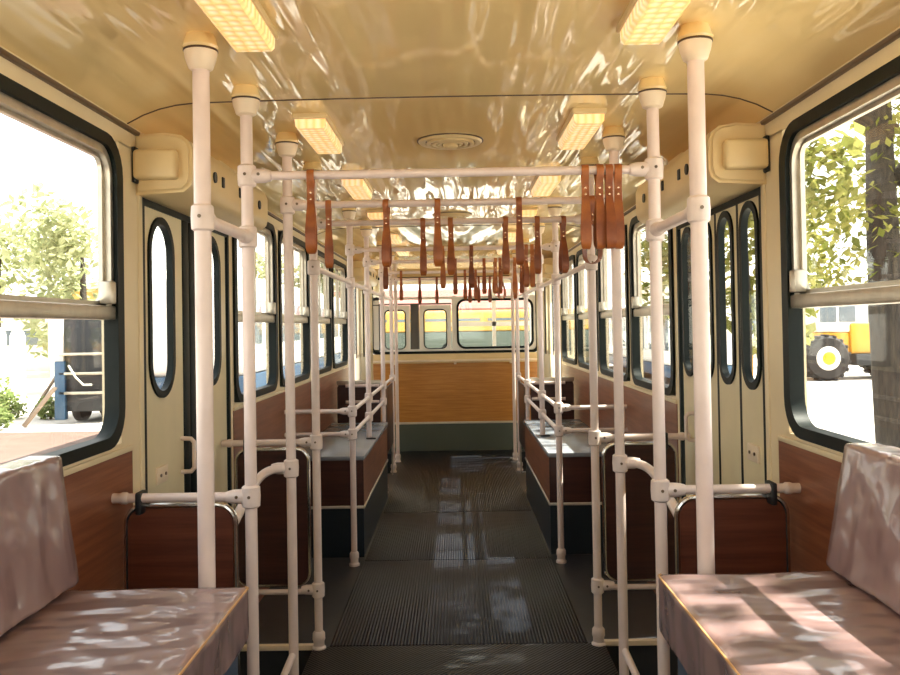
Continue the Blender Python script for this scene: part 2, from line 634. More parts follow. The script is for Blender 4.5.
# ------------------------------------------------------------------ side windows
def side_window(n, s, y0, y1, label):
    root = thing('window_%d' % n, (XW * s, (y0 + y1) / 2, Z0W), label, 'window', kind='structure')
    X = lambda d: XW * s + d * s
    rad = 0.12
    outer = rrect(y0, y1, Z0W, Z1W, rad)
    inner = rrect(y0 + 0.05, y1 - 0.05, Z0W + 0.036, Z1W - 0.036, rad - 0.03)
    mb = MB()
    mb.ring(outer, inner, 'X', *sorted((X(-0.012), X(0.034))))
    obj('rubber_gasket', mb, M['rubber'], root)
    ya, yb, za, zb = y0 + 0.045, y1 - 0.045, Z0W + 0.036, Z1W - 0.036
    tz0, tz1 = 1.487, 1.53
    mb = MB()                                    # upper aluminium frame
    mb.ring(rrect(ya, yb, tz1 - 0.03, zb, rad - 0.03), rrect(ya + 0.024, yb - 0.024, tz1 - 0.005, zb - 0.024, rad - 0.05), 'X', *sorted((X(0.002), X(0.036))))
    obj('sash_frame', mb, M['alu'], root)
    mb = MB()
    mb.box(*sorted((X(-0.004), X(0.04))), ya - 0.005, yb + 0.005, tz0, tz1, 0.006)
    obj('transom', mb, M['alu'], root)
    ym = (ya + yb) / 2
    for (p, q, dx) in ((ya + 0.02, ym + 0.02, 0.006), (ym - 0.02, yb - 0.02, 0.021)):      # two sliding lights
        mb = MB()
        mb.ring(rrect(p, q, tz1 - 0.004, zb - 0.018, 0.05), rrect(p + 0.022, q - 0.022, tz1 + 0.014, zb - 0.036, 0.035), 'X', *sorted((X(dx), X(dx + 0.014))))
        fr_ = obj('sliding_sash', mb, M['alu'], root)
        mb = MB()
        mb.box(*sorted((X(dx + 0.005), X(dx + 0.009))), p + 0.012, q - 0.012, tz1 + 0.006, zb - 0.03)
        obj('pane', mb, M['glass'], fr_)
    mb = MB()
    mb.box(*sorted((X(0.014), X(0.02))), ya - 0.004, yb + 0.004, za - 0.004, tz0 + 0.004)
    obj('lower_pane', mb, M['glass'], root)
    mb = MB()
    mb.box(*sorted((X(-0.018), X(0.02))), yb - 0.075, yb - 0.03, tz1 + 0.005, tz1 + 0.075, 0.006)
    obj('sash_latch', mb, M['alu'], root)


wn_ = 1
for s in (-1, 1):
    for i, (y0, y1) in enumerate(WINS):
        if i < 2:
            lab = 'wide side window %s on %s' % (['behind the camera', 'beside the plastic-wrapped bench'][i], SIDE[s])
        else:
            lab = 'sliding side window, %s beyond the door, on %s' % (ORD[i - 2], SIDE[s])
        side_window(wn_, s, y0, y1, lab)
        wn_ += 1


# ------------------------------------------------------------------ doors
def door_leaf(root, s, y0, y1, z0, z1, wy0, wy1, wz0, wz1, handle=None, plate=False, dx=0.006):
    X = lambda d: XW * s + d * s
    # leaf as an oval-holed slab
    outer, inner = [], []
    ro = rrect(wy0, wy1, wz0, wz1, (wy1 - wy0) / 2, 8)
    ol = rrect(y0, y1, z0, z1, 0.01, 8)
    mb = MB()
    mb.ring(ol, ro, 'X', *sorted((X(dx), X(dx + 0.014))))
    leaf = obj('door_leaf', mb, M['door'], root)
    g = 0.02
    mb = MB()
    mb.ring(rrect(wy0 - g, wy1 + g, wz0 - g, wz1 + g, 1, 8), rrect(wy0 + 0.006, wy1 - 0.006, wz0 + 0.006, wz1 - 0.006, 1, 8), 'X', *sorted((X(dx - 0.008), X(dx + 0.017))))
    obj('window_rubber', mb, M['rubber'], leaf)
    mb = MB()
    mb.prism(rrect(wy0, wy1, wz0, wz1, 1, 8), 'X', *sorted((X(dx + 0.004), X(dx + 0.008))))
    obj('pane', mb, M['glass'], leaf)
    if handle is not None:
        hy, hz, hl = handle
        mb = MB()
        x0, x1 = X(dx), X(dx - 0.05)
        mb.tube([(x0, hy, hz), (x1 + 0.012 * s, hy, hz + 0.002), (x1, hy, hz + 0.015), (x1, hy, hz + hl - 0.015), (x1 + 0.012 * s, hy, hz + hl - 0.002), (x0, hy, hz + hl)], 0.009, 10)
        obj('grab_handle', mb, M['pole'], leaf)
    if plate:
        mb = MB()
        py, pz = plate
        mb.box(*sorted((X(dx - 0.008), X(dx + 0.002))), py - 0.055, py + 0.055, pz - 0.03, pz + 0.03, 0.003)
        pl = obj('switch_plate', mb, M['collar'], leaf)
        for q in (-0.025, 0.025):
            mb = MB()
            mb.lathe([(0.006, 0), (0.006, 0.004)], (X(dx - 0.008) - (0.004 if s > 0 else 0), py + q, pz), 'X', 10)
            obj('screw', mb, M['screw'], pl)
    return leaf


def door_frame(root, s, y0, y1, z1):
    X = lambda d: XW * s + d * s
    mb = MB()
    for y in (y0, y1 - 0.035):
        mb.box(*sorted((X(-0.006), X(0.07))), y, y + 0.035, -0.34, z1 + 0.04, 0.004)
    mb.box(*sorted((X(0.0), X(0.07))), y0, y1, z1 + 0.02, 2.07)
    obj('door_frame', mb, M['cream'], root)
    mb = MB()
    for y in (y0 + 0.036, y1 - 0.056):
        mb.box(*sorted((X(-0.004), X(0.06))), y, y + 0.022, -0.33, z1)
    mb.box(*sorted((X(-0.003), X(0.06))), y0 + 0.036, y1 - 0.036, z1 - 0.03, z1 + 0.03)
    obj('edge_rubber', mb, M['rubber'], root)


ZL = 1.915
s = -1
root = thing('door_1', (XW * s, 3.45, 0), 'cream two-leaf door with oval windows and green rubber edges', 'door', kind='structure')
door_frame(root, s, DOOR[0], DOOR[1], ZL)
door_leaf(root, s, 2.92, 3.34, -0.32, ZL - 0.02, 2.985, 3.215, 1.225, 1.845, handle=(3.31, 0.9, 0.13), plate=(3.08, 0.93))
door_leaf(root, s, 3.51, 3.97, -0.32, ZL - 0.02, 3.62, 3.85, 1.225, 1.845)
mb = MB()
mb.box(-XW - 0.04, -XW - 0.0, 3.345, 3.42, -0.32, ZL - 0.02, 0.012)
mb.box(-XW - 0.04, -XW - 0.0, 3.43, 3.505, -0.32, ZL - 0.02, 0.012)
obj('rubber_lip', mb, M['rubber'], root)
s = 1
root = thing('door_2', (XW * s, 3.45, 0), 'cream four-leaf folding door with narrow oval windows', 'door', kind='structure')
door_frame(root, s, DOOR[0], DOOR[1], ZL)
for k in range(4):
    y0 = 2.915 + k * 0.268
    door_leaf(root, s, y0, y0 + 0.245, -0.32, ZL - 0.02, y0 + 0.05, y0 + 0.2, 1.225, 1.86,
              handle=(y0 + 0.03, 0.93, 0.12) if k == 3 else None, plate=(y0 + 0.125, 0.98) if k == 0 else False)
mb = MB()
for k in range(3):
    y0 = 2.915 + k * 0.268 + 0.245
    mb.box(XW + 0.005, XW + 0.04, y0 + 0.001, y0 + 0.022, -0.32, ZL - 0.02)
obj('rubber_lip', mb, M['rubber'], root)

# the front doors stand folded open against their posts
for s in (-1, 1):
    root = thing('door_%d' % (3 if s < 0 else 4), (XW * s, 9.05, 0), 'front door of narrow cream leaves folded beside the front partition, ' + SIDE[s], 'door', kind='structure')
    mb = MB()
    X = lambda d: XW * s + d * s
    for y in (FDOOR[0] - 0.002, FDOOR[1] - 0.03):
        mb.box(*sorted((X(-0.01), X(0.07))), y, y + 0.035, -0.34, ZL + 0.03, 0.004)
    mb.box(*sorted((X(0), X(0.07))), FDOOR[0], FDOOR[1], ZL, 2.07)
    obj('door_frame', mb, M['cream'], root)
    for k in range(4):
        yc = FDOOR[0] + 0.18 + k * 0.305
        ang = R(28 if k % 2 else -28) * s
        rot = Matrix.Rotation(ang, 3, 'Z')
        mb = MB()
        c = Vector((XW * s - 0.05 * s, yc, 0.79))
        mb.obox(c + rot @ Vector((0, 0, -0.36)), (0.028, 0.29, 1.5), rot, 0.004)
        mb.obox(c + rot @ Vector((0, 0, 1.085)), (0.028, 0.29, 0.07), rot, 0.004)
        for q in (-0.105, 0.105):
            mb.obox(c + rot @ Vector((0, q, 0.71)), (0.028, 0.08, 0.70), rot, 0.004)
        leaf = obj('door_leaf', mb, M['door'], root)
        mb = MB()
        mb.obox(c + rot @ Vector((0, 0, 0.71)), (0.005, 0.16, 0.70), rot)
        obj('pane', mb, M['glass'], leaf)
        mb = MB()
        for q in (-0.075, 0.075):
            mb.obox(c + rot @ Vector((0, q, 0.71)), (0.036, 0.018, 0.72), rot)
        obj('window_rubber', mb, M['rubber'], leaf)


# ------------------------------------------------------------------ door mechanism covers
def door_cover(s, y0, y1, label):
    root = thing('door_mechanism_cover', (0.96 * s, (y0 + y1) / 2, 1.935), label, 'door cover', 'door mechanism covers')
    prof = [(XW, 2.112), (0.96, 2.118), (0.905, 2.108), (0.88, 2.09), (0.868, 2.06), (0.868, 1.965), (0.876, 1.935), (0.9, 1.916), (XW, 1.908)]
    mb = MB()
    mb.prism([(x * s, z) for x, z in prof], 'Y', y0, y1)
    bmesh.ops.bevel(mb.bm, geom=[e for e in mb.bm.edges if abs(e.verts[0].co.y - e.verts[1].co.y) < 1e-6 and (e.verts[0].co.y < y0 + 0.001)], offset=0.012, segments=3, affect='EDGES')
    body = obj('cover_body', mb, M['box'], root, 40)
    mb = MB()
    mb.box(*sorted((0.91 * s, (XW - 0.006) * s)), y0 - 0.04, y0 + 0.01, 1.955, 2.055, 0.014, 3)
    obj('end_cap', mb, M['box'], root, 40)
    mb = MB()
    mb.box(*sorted((1.046 * s, (XW - 0.001) * s)), y0 - 0.03, y0 + 0.01, 1.945, 2.065, 0.004)
    obj('cap_gasket', mb, M['black'], root, 40)
    L = y1 - y0
    for t, kind in ((0.235, 0), (0.33, 1), (0.55, 1), (0.845, 0)):
        y = y0 + L * t
        mb = MB()
        if kind == 0:
            mb.lathe([(0.02, 0), (0.02, 0.012)], (0.862 * s if s > 0 else 0.862 * s - 0.012, y, 2.01), 'X', 14)
        else:
            mb.box(*sorted((0.862 * s, 0.876 * s)), y - 0.014, y + 0.014, 1.99, 2.03, 0.003)
        obj('lock_hole', mb, M['black'], root)
    mb = MB()
    mb.box(*sorted((0.905 * s, 0.955 * s)), y0 + L * 0.42, y0 + L * 0.6, 2.1, 2.118, 0.005)
    obj('hinge_plate', mb, M['box'], root)


for s in (-1, 1):
    door_cover(s, 2.84, 4.0, 'cream door mechanism cover with rounded end over the near door, ' + SIDE[s])
    door_cover(s, 8.5, 9.7, 'cream door mechanism cover over the front door, ' + SIDE[s])

# ------------------------------------------------------------------ front partition and cab
mb = MB()
mb.box(-XW, XW, YF, YF + 0.04, 0.32, 1.02)
root = thing('wall_front', (0, YF, 0), 'front partition with brown laminate panel below the glazing', 'wall', kind='structure')
obj('laminate_panel', mb, M['wood_cross'], root)
mb = MB()
mb.box(-XW, XW, YF - 0.02, YF + 0.04, 0.0, 0.315)
obj('kick_plate', mb, M['grey_green'], root, label='dark grey-green kick plate')
mb = MB()
mb.box(-XW, XW, YF - 0.028, YF, 0.312, 0.335, 0.004)
obj('silver_strip', mb, M['stripe'], root)
mb = MB()
mb.box(-XW, XW, YF - 0.01, YF + 0.05, 1.02, 1.13)
mb.box(-XW, -0.98, YF, YF + 0.05, 1.13, 2.1)
mb.box(0.98, XW, YF, YF + 0.05, 1.13, 2.1)
mb.box(-XW, XW, YF, YF + 0.05, 2.02, 2.13)
obj('cream_ledge', mb, M['box'], root)
mb = MB()
mb.box(-0.99, 0.99, YF - 0.05, YF - 0.012, 1.035, 1.06, 0.008)
for x in (-0.7, 0.0, 0.65):
    mb.box(x - 0.015, x + 0.015, YF - 0.03, YF - 0.005, 1.005, 1.04, 0.004)
obj('ledge_rail', mb, M['collar'], root)
# glazed screen over the partition
root = thing('window_13', (0, YF, 1.13), 'white framed glazed screen of the driver cab above the front partition', 'window', kind='structure')
mb = MB()
mb.ring(rrect(-0.985, 0.985, 1.13, 2.03, 0.07), rrect(-0.95, 0.95, 1.16, 2.0, 0.05), 'Y', YF - 0.015, YF + 0.055)
obj('rubber_gasket', mb, M['rubber'], root)
mb = MB()
mb.box(-0.952, 0.952, YF + 0.005, YF + 0.045, 1.765, 1.795)
mb.box(-0.952, 0.952, YF + 0.005, YF + 0.045, 1.985, 2.005)
mb.box(-0.03, 0.03, YF + 0.0, YF + 0.045, 1.158, 1.8)
mb.box(-0.952, -0.88, YF + 0.005, YF + 0.045, 1.158, 1.8)
mb.box(-0.952, 0.952, YF + 0.005, YF + 0.045, 1.155, 1.185)
obj('white_frame', mb, M['white'], root)
mb = MB()
mb.ring(rrect(-0.03, 0.955, 1.16, 1.79, 0.02), rrect(0.045, 0.905, 1.2, 1.745, 0.09), 'Y', YF + 0.002, YF + 0.04)
mb2 = MB()
mb2.box(-0.95, 0.95, YF + 0.018, YF + 0.022, 1.79, 1.99)
obj('pane', mb2, M['glass'], root)
wf = obj('fixed_light', mb, M['white'], root)
mb = MB()
mb.ring(rrect(0.025, 0.925, 1.18, 1.765, 0.1), rrect(0.05, 0.9, 1.205, 1.74, 0.08), 'Y', YF - 0.008, YF + 0.046)
obj('window_rubber', mb, M['rubber'], wf)
mb = MB()
mb.box(0.03, 0.92, YF + 0.018, YF + 0.022, 1.185, 1.76)
obj('pane', mb, M['glass'], wf)
for (x0, x1) in ((-0.87, -0.52), (-0.41, -0.04)):
    mb = MB()
    mb.ring(rrect(x0, x1, 1.17, 1.7, 0.01), rrect(x0 + 0.055, x1 - 0.055, 1.19, 1.645, 0.06), 'Y', YF - 0.002, YF + 0.035)
    lf = obj('cab_door_leaf', mb, M['white'], root)
    mb = MB()
    mb.ring(rrect(x0 + 0.048, x1 - 0.048, 1.185, 1.652, 0.06), rrect(x0 + 0.06, x1 - 0.06, 1.196, 1.638, 0.05), 'Y', YF - 0.006, YF + 0.039)
    obj('window_rubber', mb, M['rubber'], lf)
    mb = MB()
    mb.box(x0 + 0.052, x1 - 0.052, YF + 0.014, YF + 0.018, 1.188, 1.65)
    obj('pane', mb, M['glass'], lf)
mb = MB()
mb.box(-0.515, -0.415, YF + 0.012, YF + 0.04, 1.17, 1.72)
obj('dark_post', mb, M['darkgrey'], root)
mb = MB()
mb.box(-0.95, -0.88, YF + 0.0, YF + 0.02, 1.7, 1.712)
mb.box(-0.885, -0.872, YF - 0.004, YF + 0.03, 1.17, 1.72)
mb.box(-0.885, -0.035, YF - 0.004, YF + 0.03, 1.705, 1.722)
obj('dark_edging', mb, M['darkgrey'], root)
# windscreen end of the cab
root = thing('window_14', (0, YC, 0.95), 'two-part windscreen with a cross bar beyond the cab', 'window', kind='structure')
mb = MB()
mb.ring(rrect(-XO, XO, 0.0, 2.19, 0.05), rrect(-1.02, 1.02, 0.98, 2.02, 0.12), 'Y', YC, YC + 0.06)
obj('front_panel', mb, M['white'], root)
mb = MB()
mb.box(0.51, 0.56, YC + 0.005, YC + 0.055, 0.97, 2.03)
mb.box(-0.05, 1.03, YC + 0.005, YC + 0.055, 1.44, 1.5)
obj('windscreen_bar', mb, M['white'], root)
mb = MB()
mb.box(-1.03, 1.03, YC + 0.028, YC + 0.034, 0.97, 2.03)
obj('pane', mb, M['glass'], root)
mb = MB()
mb.tube([(-0.27, YC - 0.04, 1.06), (-0.07, YC - 0.04, 1.26)], 0.012, 8)
obj('wiper_arm', mb, M['black'], root)
for s in (-1, 1):
    a, b = sorted((XW * s, XO * s))
    mb = MB()
    mb.box(a, b, YF + 0.1, YC, -0.1, 1.05)
    struct('wall_cab_' + SNAME[s], mb, M['grey_green'], 'low cab side wall beyond the partition on ' + SIDE[s], 'wall')
# ------------------------------------------------------------------ floor mats
MATS = [(0.15, 3.87, 0.655, 'mat_diag', 'black diagonal-ribbed rubber mat nearest the camera'),
        (3.88, 5.27, 0.585, 'mat', 'black ribbed rubber mat running from the near seam to the bench ends'),
        (5.28, 6.62, 0.575, 'mat', 'black ribbed rubber mat between the long benches'),
        (6.63, 9.88, 0.575, 'mat', 'black ribbed rubber mat reaching the front partition')]
for (y0, y1, hx, mk, lab) in MATS:
    mb = MB()
    if y0 < 1:
        mb.prism([(-0.52, y0), (0.52, y0), (0.52, 2.08), (hx, 2.08), (hx, y1), (-hx, y1), (-hx, 2.08), (-0.52, 2.08)], 'Z', 0.0, 0.007)
    else:
        mb.box(-hx, hx, y0, y1, 0.0, 0.007, 0.002)
    tag(obj('rubber_mat', mb, M[mk]), lab, 'mat', 'rubber mats along the aisle')

# ------------------------------------------------------------------ poles
PX = 0.63
PR = 0.0185
POLES = [2.155, 2.625, 3.265, 3.853, 5.2, 6.19, 7.44, 8.5, 9.15]


def clamp(root, x, y, z, along=None, s=1, name='clamp'):
    """a cast joint: a short collar on the pole and a sleeve towards the rail"""
    mb = MB()
    mb.lathe([(0.022, -0.034), (0.028, -0.029), (0.0295, 0.0), (0.028, 0.029), (0.022, 0.034)], (x, y, z), 'Z', 18)
    if along:
        dx, dy = along
        p = Vector((x, y, z))
        d = Vector((dx, dy, 0))
        mb.tube([p + d * 0.01, p + d * 0.055, p + d * 0.075], [0.023, 0.022, 0.017], 14)
    c = obj(name, mb, M['clamp'], root, 40)
    mb = MB()
    mb.lathe([(0.005, -0.031), (0.005, -0.026)], (x, y, z + 0.002), 'Y', 8)
    obj('screw', mb, M['screw'], c)
    if along and abs(along[0]) > 0.5:
        mb = MB()
        mb.lathe([(0.005, -0.0245), (0.005, -0.018)], (x + along[0] * 0.04, y, z + 0.002), 'Y', 8)
        obj('screw', mb, M['screw'], c)
    return c


def pole(k, s, y, zf, clamps, label, foot='flange'):
    x = PX * s
    zc = ceil_z(x)
    root = thing('grab_pole', (x, y, zf), label, 'grab pole', 'white grab poles')
    mb = MB()
    pr = 0.0212 if k == 0 else PR
    mb.lathe([(pr, zf + 0.004), (pr, zc - 0.05)], (x, y, 0), 'Z', 20)
    obj('tube', mb, M['pole'], root)
    mb = MB()
    mb.lathe([(0.042, zc - 0.036), (0.046, zc - 0.03), (0.041, zc - 0.012), (0.036, zc + 0.002)], (x, y, 0), 'Z', 24)
    obj('ceiling_boss', mb, M['ceiling'], root)
    mb = MB()
    mb.lathe([(0.044, zc - 0.041), (0.044, zc - 0.037)], (x, y, 0), 'Z', 24)
    obj('boss_gasket', mb, M['brown_trim'], root)
    mb = MB()
    mb.lathe([(pr + 0.002, zc - 0.09), (0.031, zc - 0.084), (0.039, zc - 0.06), (0.042, zc - 0.042)], (x, y, 0), 'Z', 24)
    obj('collar', mb, M['collar'], root)
    if foot == 'flange':
        mb = MB()
        mb.lathe([(0.031, zf + 0.0), (0.032, zf + 0.012), (0.025, zf + 0.02), (0.025, zf + 0.04), (0.029, zf + 0.05), (0.028, zf + 0.075), (0.021, zf + 0.085)], (x, y, 0), 'Z', 18)
        obj('floor_socket', mb, M['clamp'], root)
    else:
        mb = MB()
        mb.box(x - 0.02, x + 0.05, y - 0.03, y + 0.03, zf, zf + 0.01, 0.003)
        obj('foot_plate', mb, M['black'], root)
    for (z, al) in clamps:
        clamp(root, x, y, z, al)
    return root


ZX = 1.925      # crossbars
ZLONG = 1.725   # upper lengthwise rails
ZB = 0.935      # rail above the boards
ZG0, ZG1 = 0.80, 0.94
for s in (-1, 1):
    out, inn = (s, 0), (-s, 0)
    spec = {0: [(1.735, (0, 1))],
            1: [(ZX, inn), (1.735, (0, -1)), (ZB, out)],
            2: [(ZX, inn), (0.915, out)],
            3: [(ZX, inn), (ZB, out), (0.27, out), (ZLONG, (0, 1))],
            4: [(ZX, inn), (ZG1, out), (ZG0, out), (ZLONG, None)],
            5: [(ZX, inn), (ZLONG, None), (ZG1, None), (ZG0, None)],
            6: [(ZX, inn), (ZLONG, None), (ZG1, None), (ZG0, None)],
            7: [(ZX, inn), (ZG1, None)],
            8: []}
    labs = ['thick white pole just beyond the plastic-wrapped bench',
            'white pole bearing the nearest crossbar, second from the camera',
            'white pole with the bent grab tube, third from the camera',
            'white pole past the step well, fourth from the camera',
            'white pole standing before the end of the long bench',
            'white pole footed on the seat of the long bench',
            'white pole just past the far end of the long bench',
            'white pole beside the maroon aisle screen, second from the front partition',
            'white pole nearest the front partition']
    for k, y in enumerate(POLES):
        zf = 0.64 if k == 5 else 0.0
        pole(k, s, y, zf, spec[k], labs[k] + ', ' + SIDE[s], 'plate' if k == 5 else 'flange')

# crossbars
for k in range(1, 8):
    y = POLES[k]
    mb = MB()
    a = PX - 0.036
    mb.lathe([(0.0135, -a), (0.0135, a)], (0, y, ZX), 'X', 14)
    tag(obj('crossbar', mb, M['pole']), 'white crossbar over the aisle, %s from the camera' % ORD[k - 1], 'crossbar', 'crossbars under the ceiling')


def railtube(name, pts, r, label, group, cat='handrail', mat='pole'):
    mb = MB()
    mb.tube(pts, r, 14)
    return tag(obj(name, mb, M[mat]), label, cat, group)


def arc(p0, p1, p2, n=7):
    p0, p1, p2 = Vector(p0), Vector(p1), Vector(p2)
    return [p0 * (1 - t) ** 2 + p1 * 2 * t * (1 - t) + p2 * t * t for t in [i / n for i in range(n + 1)]]


for s in (-1, 1):
    x = PX * s
    railtube('handrail', [(x, POLES[0] + 0.036, 1.735), (x, POLES[1] - 0.036, 1.735)], 0.0165, 'short white lengthwise rail joining the two nearest poles, ' + SIDE[s], 'lengthwise upper handrails')
    railtube('handrail', [(x + 0.0 * s, POLES[3] + 0.036, ZLONG)] + [(x, POLES[7] - 0.04, ZLONG)], 0.0135, 'long white lengthwise rail above the long bench, ' + SIDE[s], 'lengthwise upper handrails')
    # bent grab tubes
    y3, y2 = POLES[2], POLES[1]
    pts = [(x + 0.03 * s, y3 - 0.004, 0.915)] + arc((x + 0.055 * s, y3 - 0.02, 0.915), (x + 0.1 * s, y3 - 0.05, 0.915), (x + 0.088 * s, y3 - 0.25, 0.893), 9) + [(x + 0.072 * s, y3 - 0.58, 0.84)]
    railtube('bent_grab_tube', pts, 0.0165, 'bent white grab tube curving down from the third pole, ' + SIDE[s], 'bent grab tubes', 'grab tube')
    railtube('brace_tube', [(x, y3 - 0.028, 0.21), (x + 0.05 * s, y3 - 0.6, -0.0 + 0.06)], 0.0135, 'slanting white brace tube low on the third pole, ' + SIDE[s], 'brace tubes', 'brace')

    # guard rails round the long bench
    root = thing('guard_rail', (x, 5.9, 0.8), 'double white guard rail around the long bench, ' + SIDE[s], 'guard rail', 'guard rails')
    ya, yb = POLES[4], POLES[6]
    for z in (ZG1, ZG0):
        for (p, q) in ((ya, POLES[5]), (POLES[5], yb)):
            mb = MB()
            mb.tube([(x, p + 0.036, z), (x, q - 0.036, z)], 0.0135, 12)
            obj('side_rail', mb, M['pole'], root)
        mb = MB()
        mb.tube([(x + 0.036 * s, ya, z), ((XW - 0.015) * s, ya, z)], 0.0135, 12)
        obj('end_rail', mb, M['pole'], root)
        mb = MB()
        mb.tube([(x + 0.036 * s, yb, z), ((XW - 0.1) * s, yb, z)], 0.0135, 12)
        obj('end_rail', mb, M['pole'], root)
    mb = MB()
    mb.tube([((XW - 0.03) * s, ya, ZG0 + 0.01), ((XW - 0.03) * s, ya, ZG1 - 0.01)], 0.007, 8)
    obj('tie_rod', mb, M['pole'], root)
    mb = MB()
    mb.tube([(x, yb + 0.036, ZG1), (x, POLES[7] - 0.036, ZG1)], 0.0135, 12)
    obj('side_rail', mb, M['pole'], root)


# ------------------------------------------------------------------ partition boards
def partition(s, y, zr, xa, xb, z0, z1, label, mat='board', low_rail=None, group='partition boards with a rail'):
    root = thing('partition', (s * (xa + xb) / 2, y, z0), label, 'partition', group)
    a, b = sorted((xa * s, xb * s))
    mb = MB()
    mb.prism(rrect(a + 0.006, b - 0.006, z0 + 0.006, z1 - 0.006, 0.05), 'Y', y - 0.009, y + 0.009)
    obj('board', mb, M[mat], root)
    mb = MB()
    ol = rrect(a, b, z0, z1, 0.055)
    mb.tube([(u, y, w) for u, w in ol], 0.0095, 10, closed=True)
    obj('frame_tube', mb, M['chrome'], root)
    if zr:
        mb = MB()
        mb.tube([((PX + 0.036) * s, y - 0.03, zr), ((XW - 0.03) * s, y - 0.03, zr)], 0.0145, 14)
        rl = obj('rail', mb, M['pole'], root)
        mb = MB()
        mb.lathe([(0.0148, -0.02), (0.0185, -0.014), (0.0185, 0.0), (0.0155, 0.008), (0.0155, 0.03)] if s > 0 else [(0.0155, -0.03), (0.0155, -0.008), (0.0185, 0.0), (0.0185, 0.014), (0.0148, 0.02)], ((XW - 0.032) * s, y - 0.03, zr), 'X', 14)
        obj('rail_end', mb, M['clamp'], rl)
        mb = MB()
        mb.box(*sorted(((xb - 0.062) * s, (xb - 0.042) * s)), y - 0.048, y + 0.012, z1 - 0.02, zr + 0.019, 0.006)
        obj('bracket', mb, M['steel_dark'], root)
    if low_rail:
        mb = MB()
        mb.tube([((PX + 0.036) * s, y - 0.03, low_rail), ((XW - 0.06) * s, y - 0.03, low_rail)], 0.0125, 12)
        obj('lower_rail', mb, M['pole'], root)
    return root


for s in (-1, 1):
    partition(s, POLES[1] + 0.03, ZB, 0.688, 1.026, 0.14, 0.905, 'reddish laminate partition board in a chrome frame just beyond the plastic-wrapped bench, ' + SIDE[s])
    partition(s, POLES[3] + 0.03, ZB, 0.672, 1.0, 0.285, 0.9, 'dark maroon partition board beyond the step well, ' + SIDE[s], 'maroon', 0.262)
    root = thing('end_screen', (0.83 * s, 7.5, 0.4), 'dark maroon screen closing the far end of the long bench, ' + SIDE[s], 'screen', 'dark maroon screens')
    mb = MB()
    mb.prism(rrect(*sorted((0.66 * s, 1.04 * s)), 0.4, 0.955, 0.04), 'Y', 7.48, 7.5)
    obj('board', mb, M['maroon'], root)
    mb = MB()
    mb.box(*sorted((0.655 * s, 1.045 * s)), 7.475, 7.505, 0.945, 0.985, 0.006)
    obj('edge_strip', mb, M['alu'], root)
    root = thing('aisle_screen', (0.63 * s, 7.97, 0.0), 'narrow dark screen along the aisle before the front door, ' + SIDE[s], 'screen', 'dark maroon screens')
    mb = MB()
    mb.box(*sorted((0.622 * s, 0.64 * s)), 7.5, 8.44, 0.3, 0.9, 0.004)
    obj('board', mb, M['maroon'], root)
    mb = MB()
    for yy in (7.6, 8.36):
        mb.box(*sorted((0.625 * s, 0.637 * s)), yy - 0.012, yy + 0.012, 0.0, 0.31)
    obj('support_leg', mb, M['alu'], root)

# ------------------------------------------------------------------ long benches (box seats without cushions)
for s in (-1, 1):
    y0, y1, xi, xo = 5.38, 7.25, 0.585, 1.055
    root = thing('long_bench', (0.82 * s, 6.3, 0), 'long box bench with bare grey-blue seat behind the guard rail, ' + SIDE[s], 'bench', 'long benches')
    mb = MB()
    mb.box(*sorted(((xi + 0.004) * s, xo * s)), y0 + 0.004, y1, 0.0, 0.31)
    obj('base', mb, M['navy'], root, label='dark blue base')
    mb = MB()
    mb.box(*sorted(((xi + 0.002) * s, xo * s)), y0 + 0.02, y1, 0.325, 0.612)
    obj('side_panel', mb, M['wood_side'], root)
    mb = MB()
    mb.box(*sorted(((xi + 0.002) * s, xo * s)), y0, y0 + 0.019, 0.325, 0.612)  # wood end face of the bench; maroon holds the shade on it
    obj('shaded_end_panel', mb, M['maroon'], root, label='wood end panel with its shade painted in as dark maroon')
    mb = MB()
    mb.box(*sorted(((xi - 0.004) * s, xo * s)), y0 - 0.004, y1, 0.308, 0.326, 0.003)
    obj('trim_strip', mb, M['stripe'], root, label='silver strip')
    mb = MB()
    mb.box(*sorted(((xi - 0.006) * s, xo * s)), y0 - 0.006, y1 + 0.005, 0.611, 0.64, 0.006)
    obj('seat_top', mb, M['bench_top'], root, label='bare grey-blue seat top')


# ------------------------------------------------------------------ film-wrapped bench seats by the camera
def puffy(mb, x0, x1, y0, y1, z0, z1, amp, rad, seed, nx, ny, nz, lean=0.0, dents=()):
    """a soft slab on a grid with rounded edges and film wrinkles"""
    bm = mb.bm
    r = bmesh.ops.create_cube(bm, size=2.0)
    # build each face as a grid via subdivision
    bmesh.ops.subdivide_edges(bm, edges=list(bm.edges), cuts=nx, use_grid_fill=True)
    cx, cy, cz = (x0 + x1) / 2, (y0 + y1) / 2, (z0 + z1) / 2
    hx, hy, hz = (x1 - x0) / 2, (y1 - y0) / 2, (z1 - z0) / 2
    for v_ in bm.verts:
        u, w, t = v_.co
        p = Vector((u * hx, w * hy, t * hz))
        q = Vector((max(-hx + rad, min(hx - rad, p.x)), max(-hy + rad, min(hy - rad, p.y)), max(-hz + rad, min(hz - rad, p.z))))
        d = p - q
        if d.length > 1e-9:
            p = q + d.normalized() * rad
        nrm = d.normalized() if d.length > 1e-9 else Vector((0, 0, 1))
        a = noise.noise(Vector((p.x * 4 + seed, p.y * 9 + p.x * 4, p.z * 7)))
        b = noise.noise(Vector((p.x * 7 + seed, p.y * 18 + 3, p.z * 10)))
        p += nrm * (amp * a + amp * 0.5 * b)
        p.x += lean * (p.z + hz)
        v_.co = Vector((cx, cy, cz)) + p
    return mb


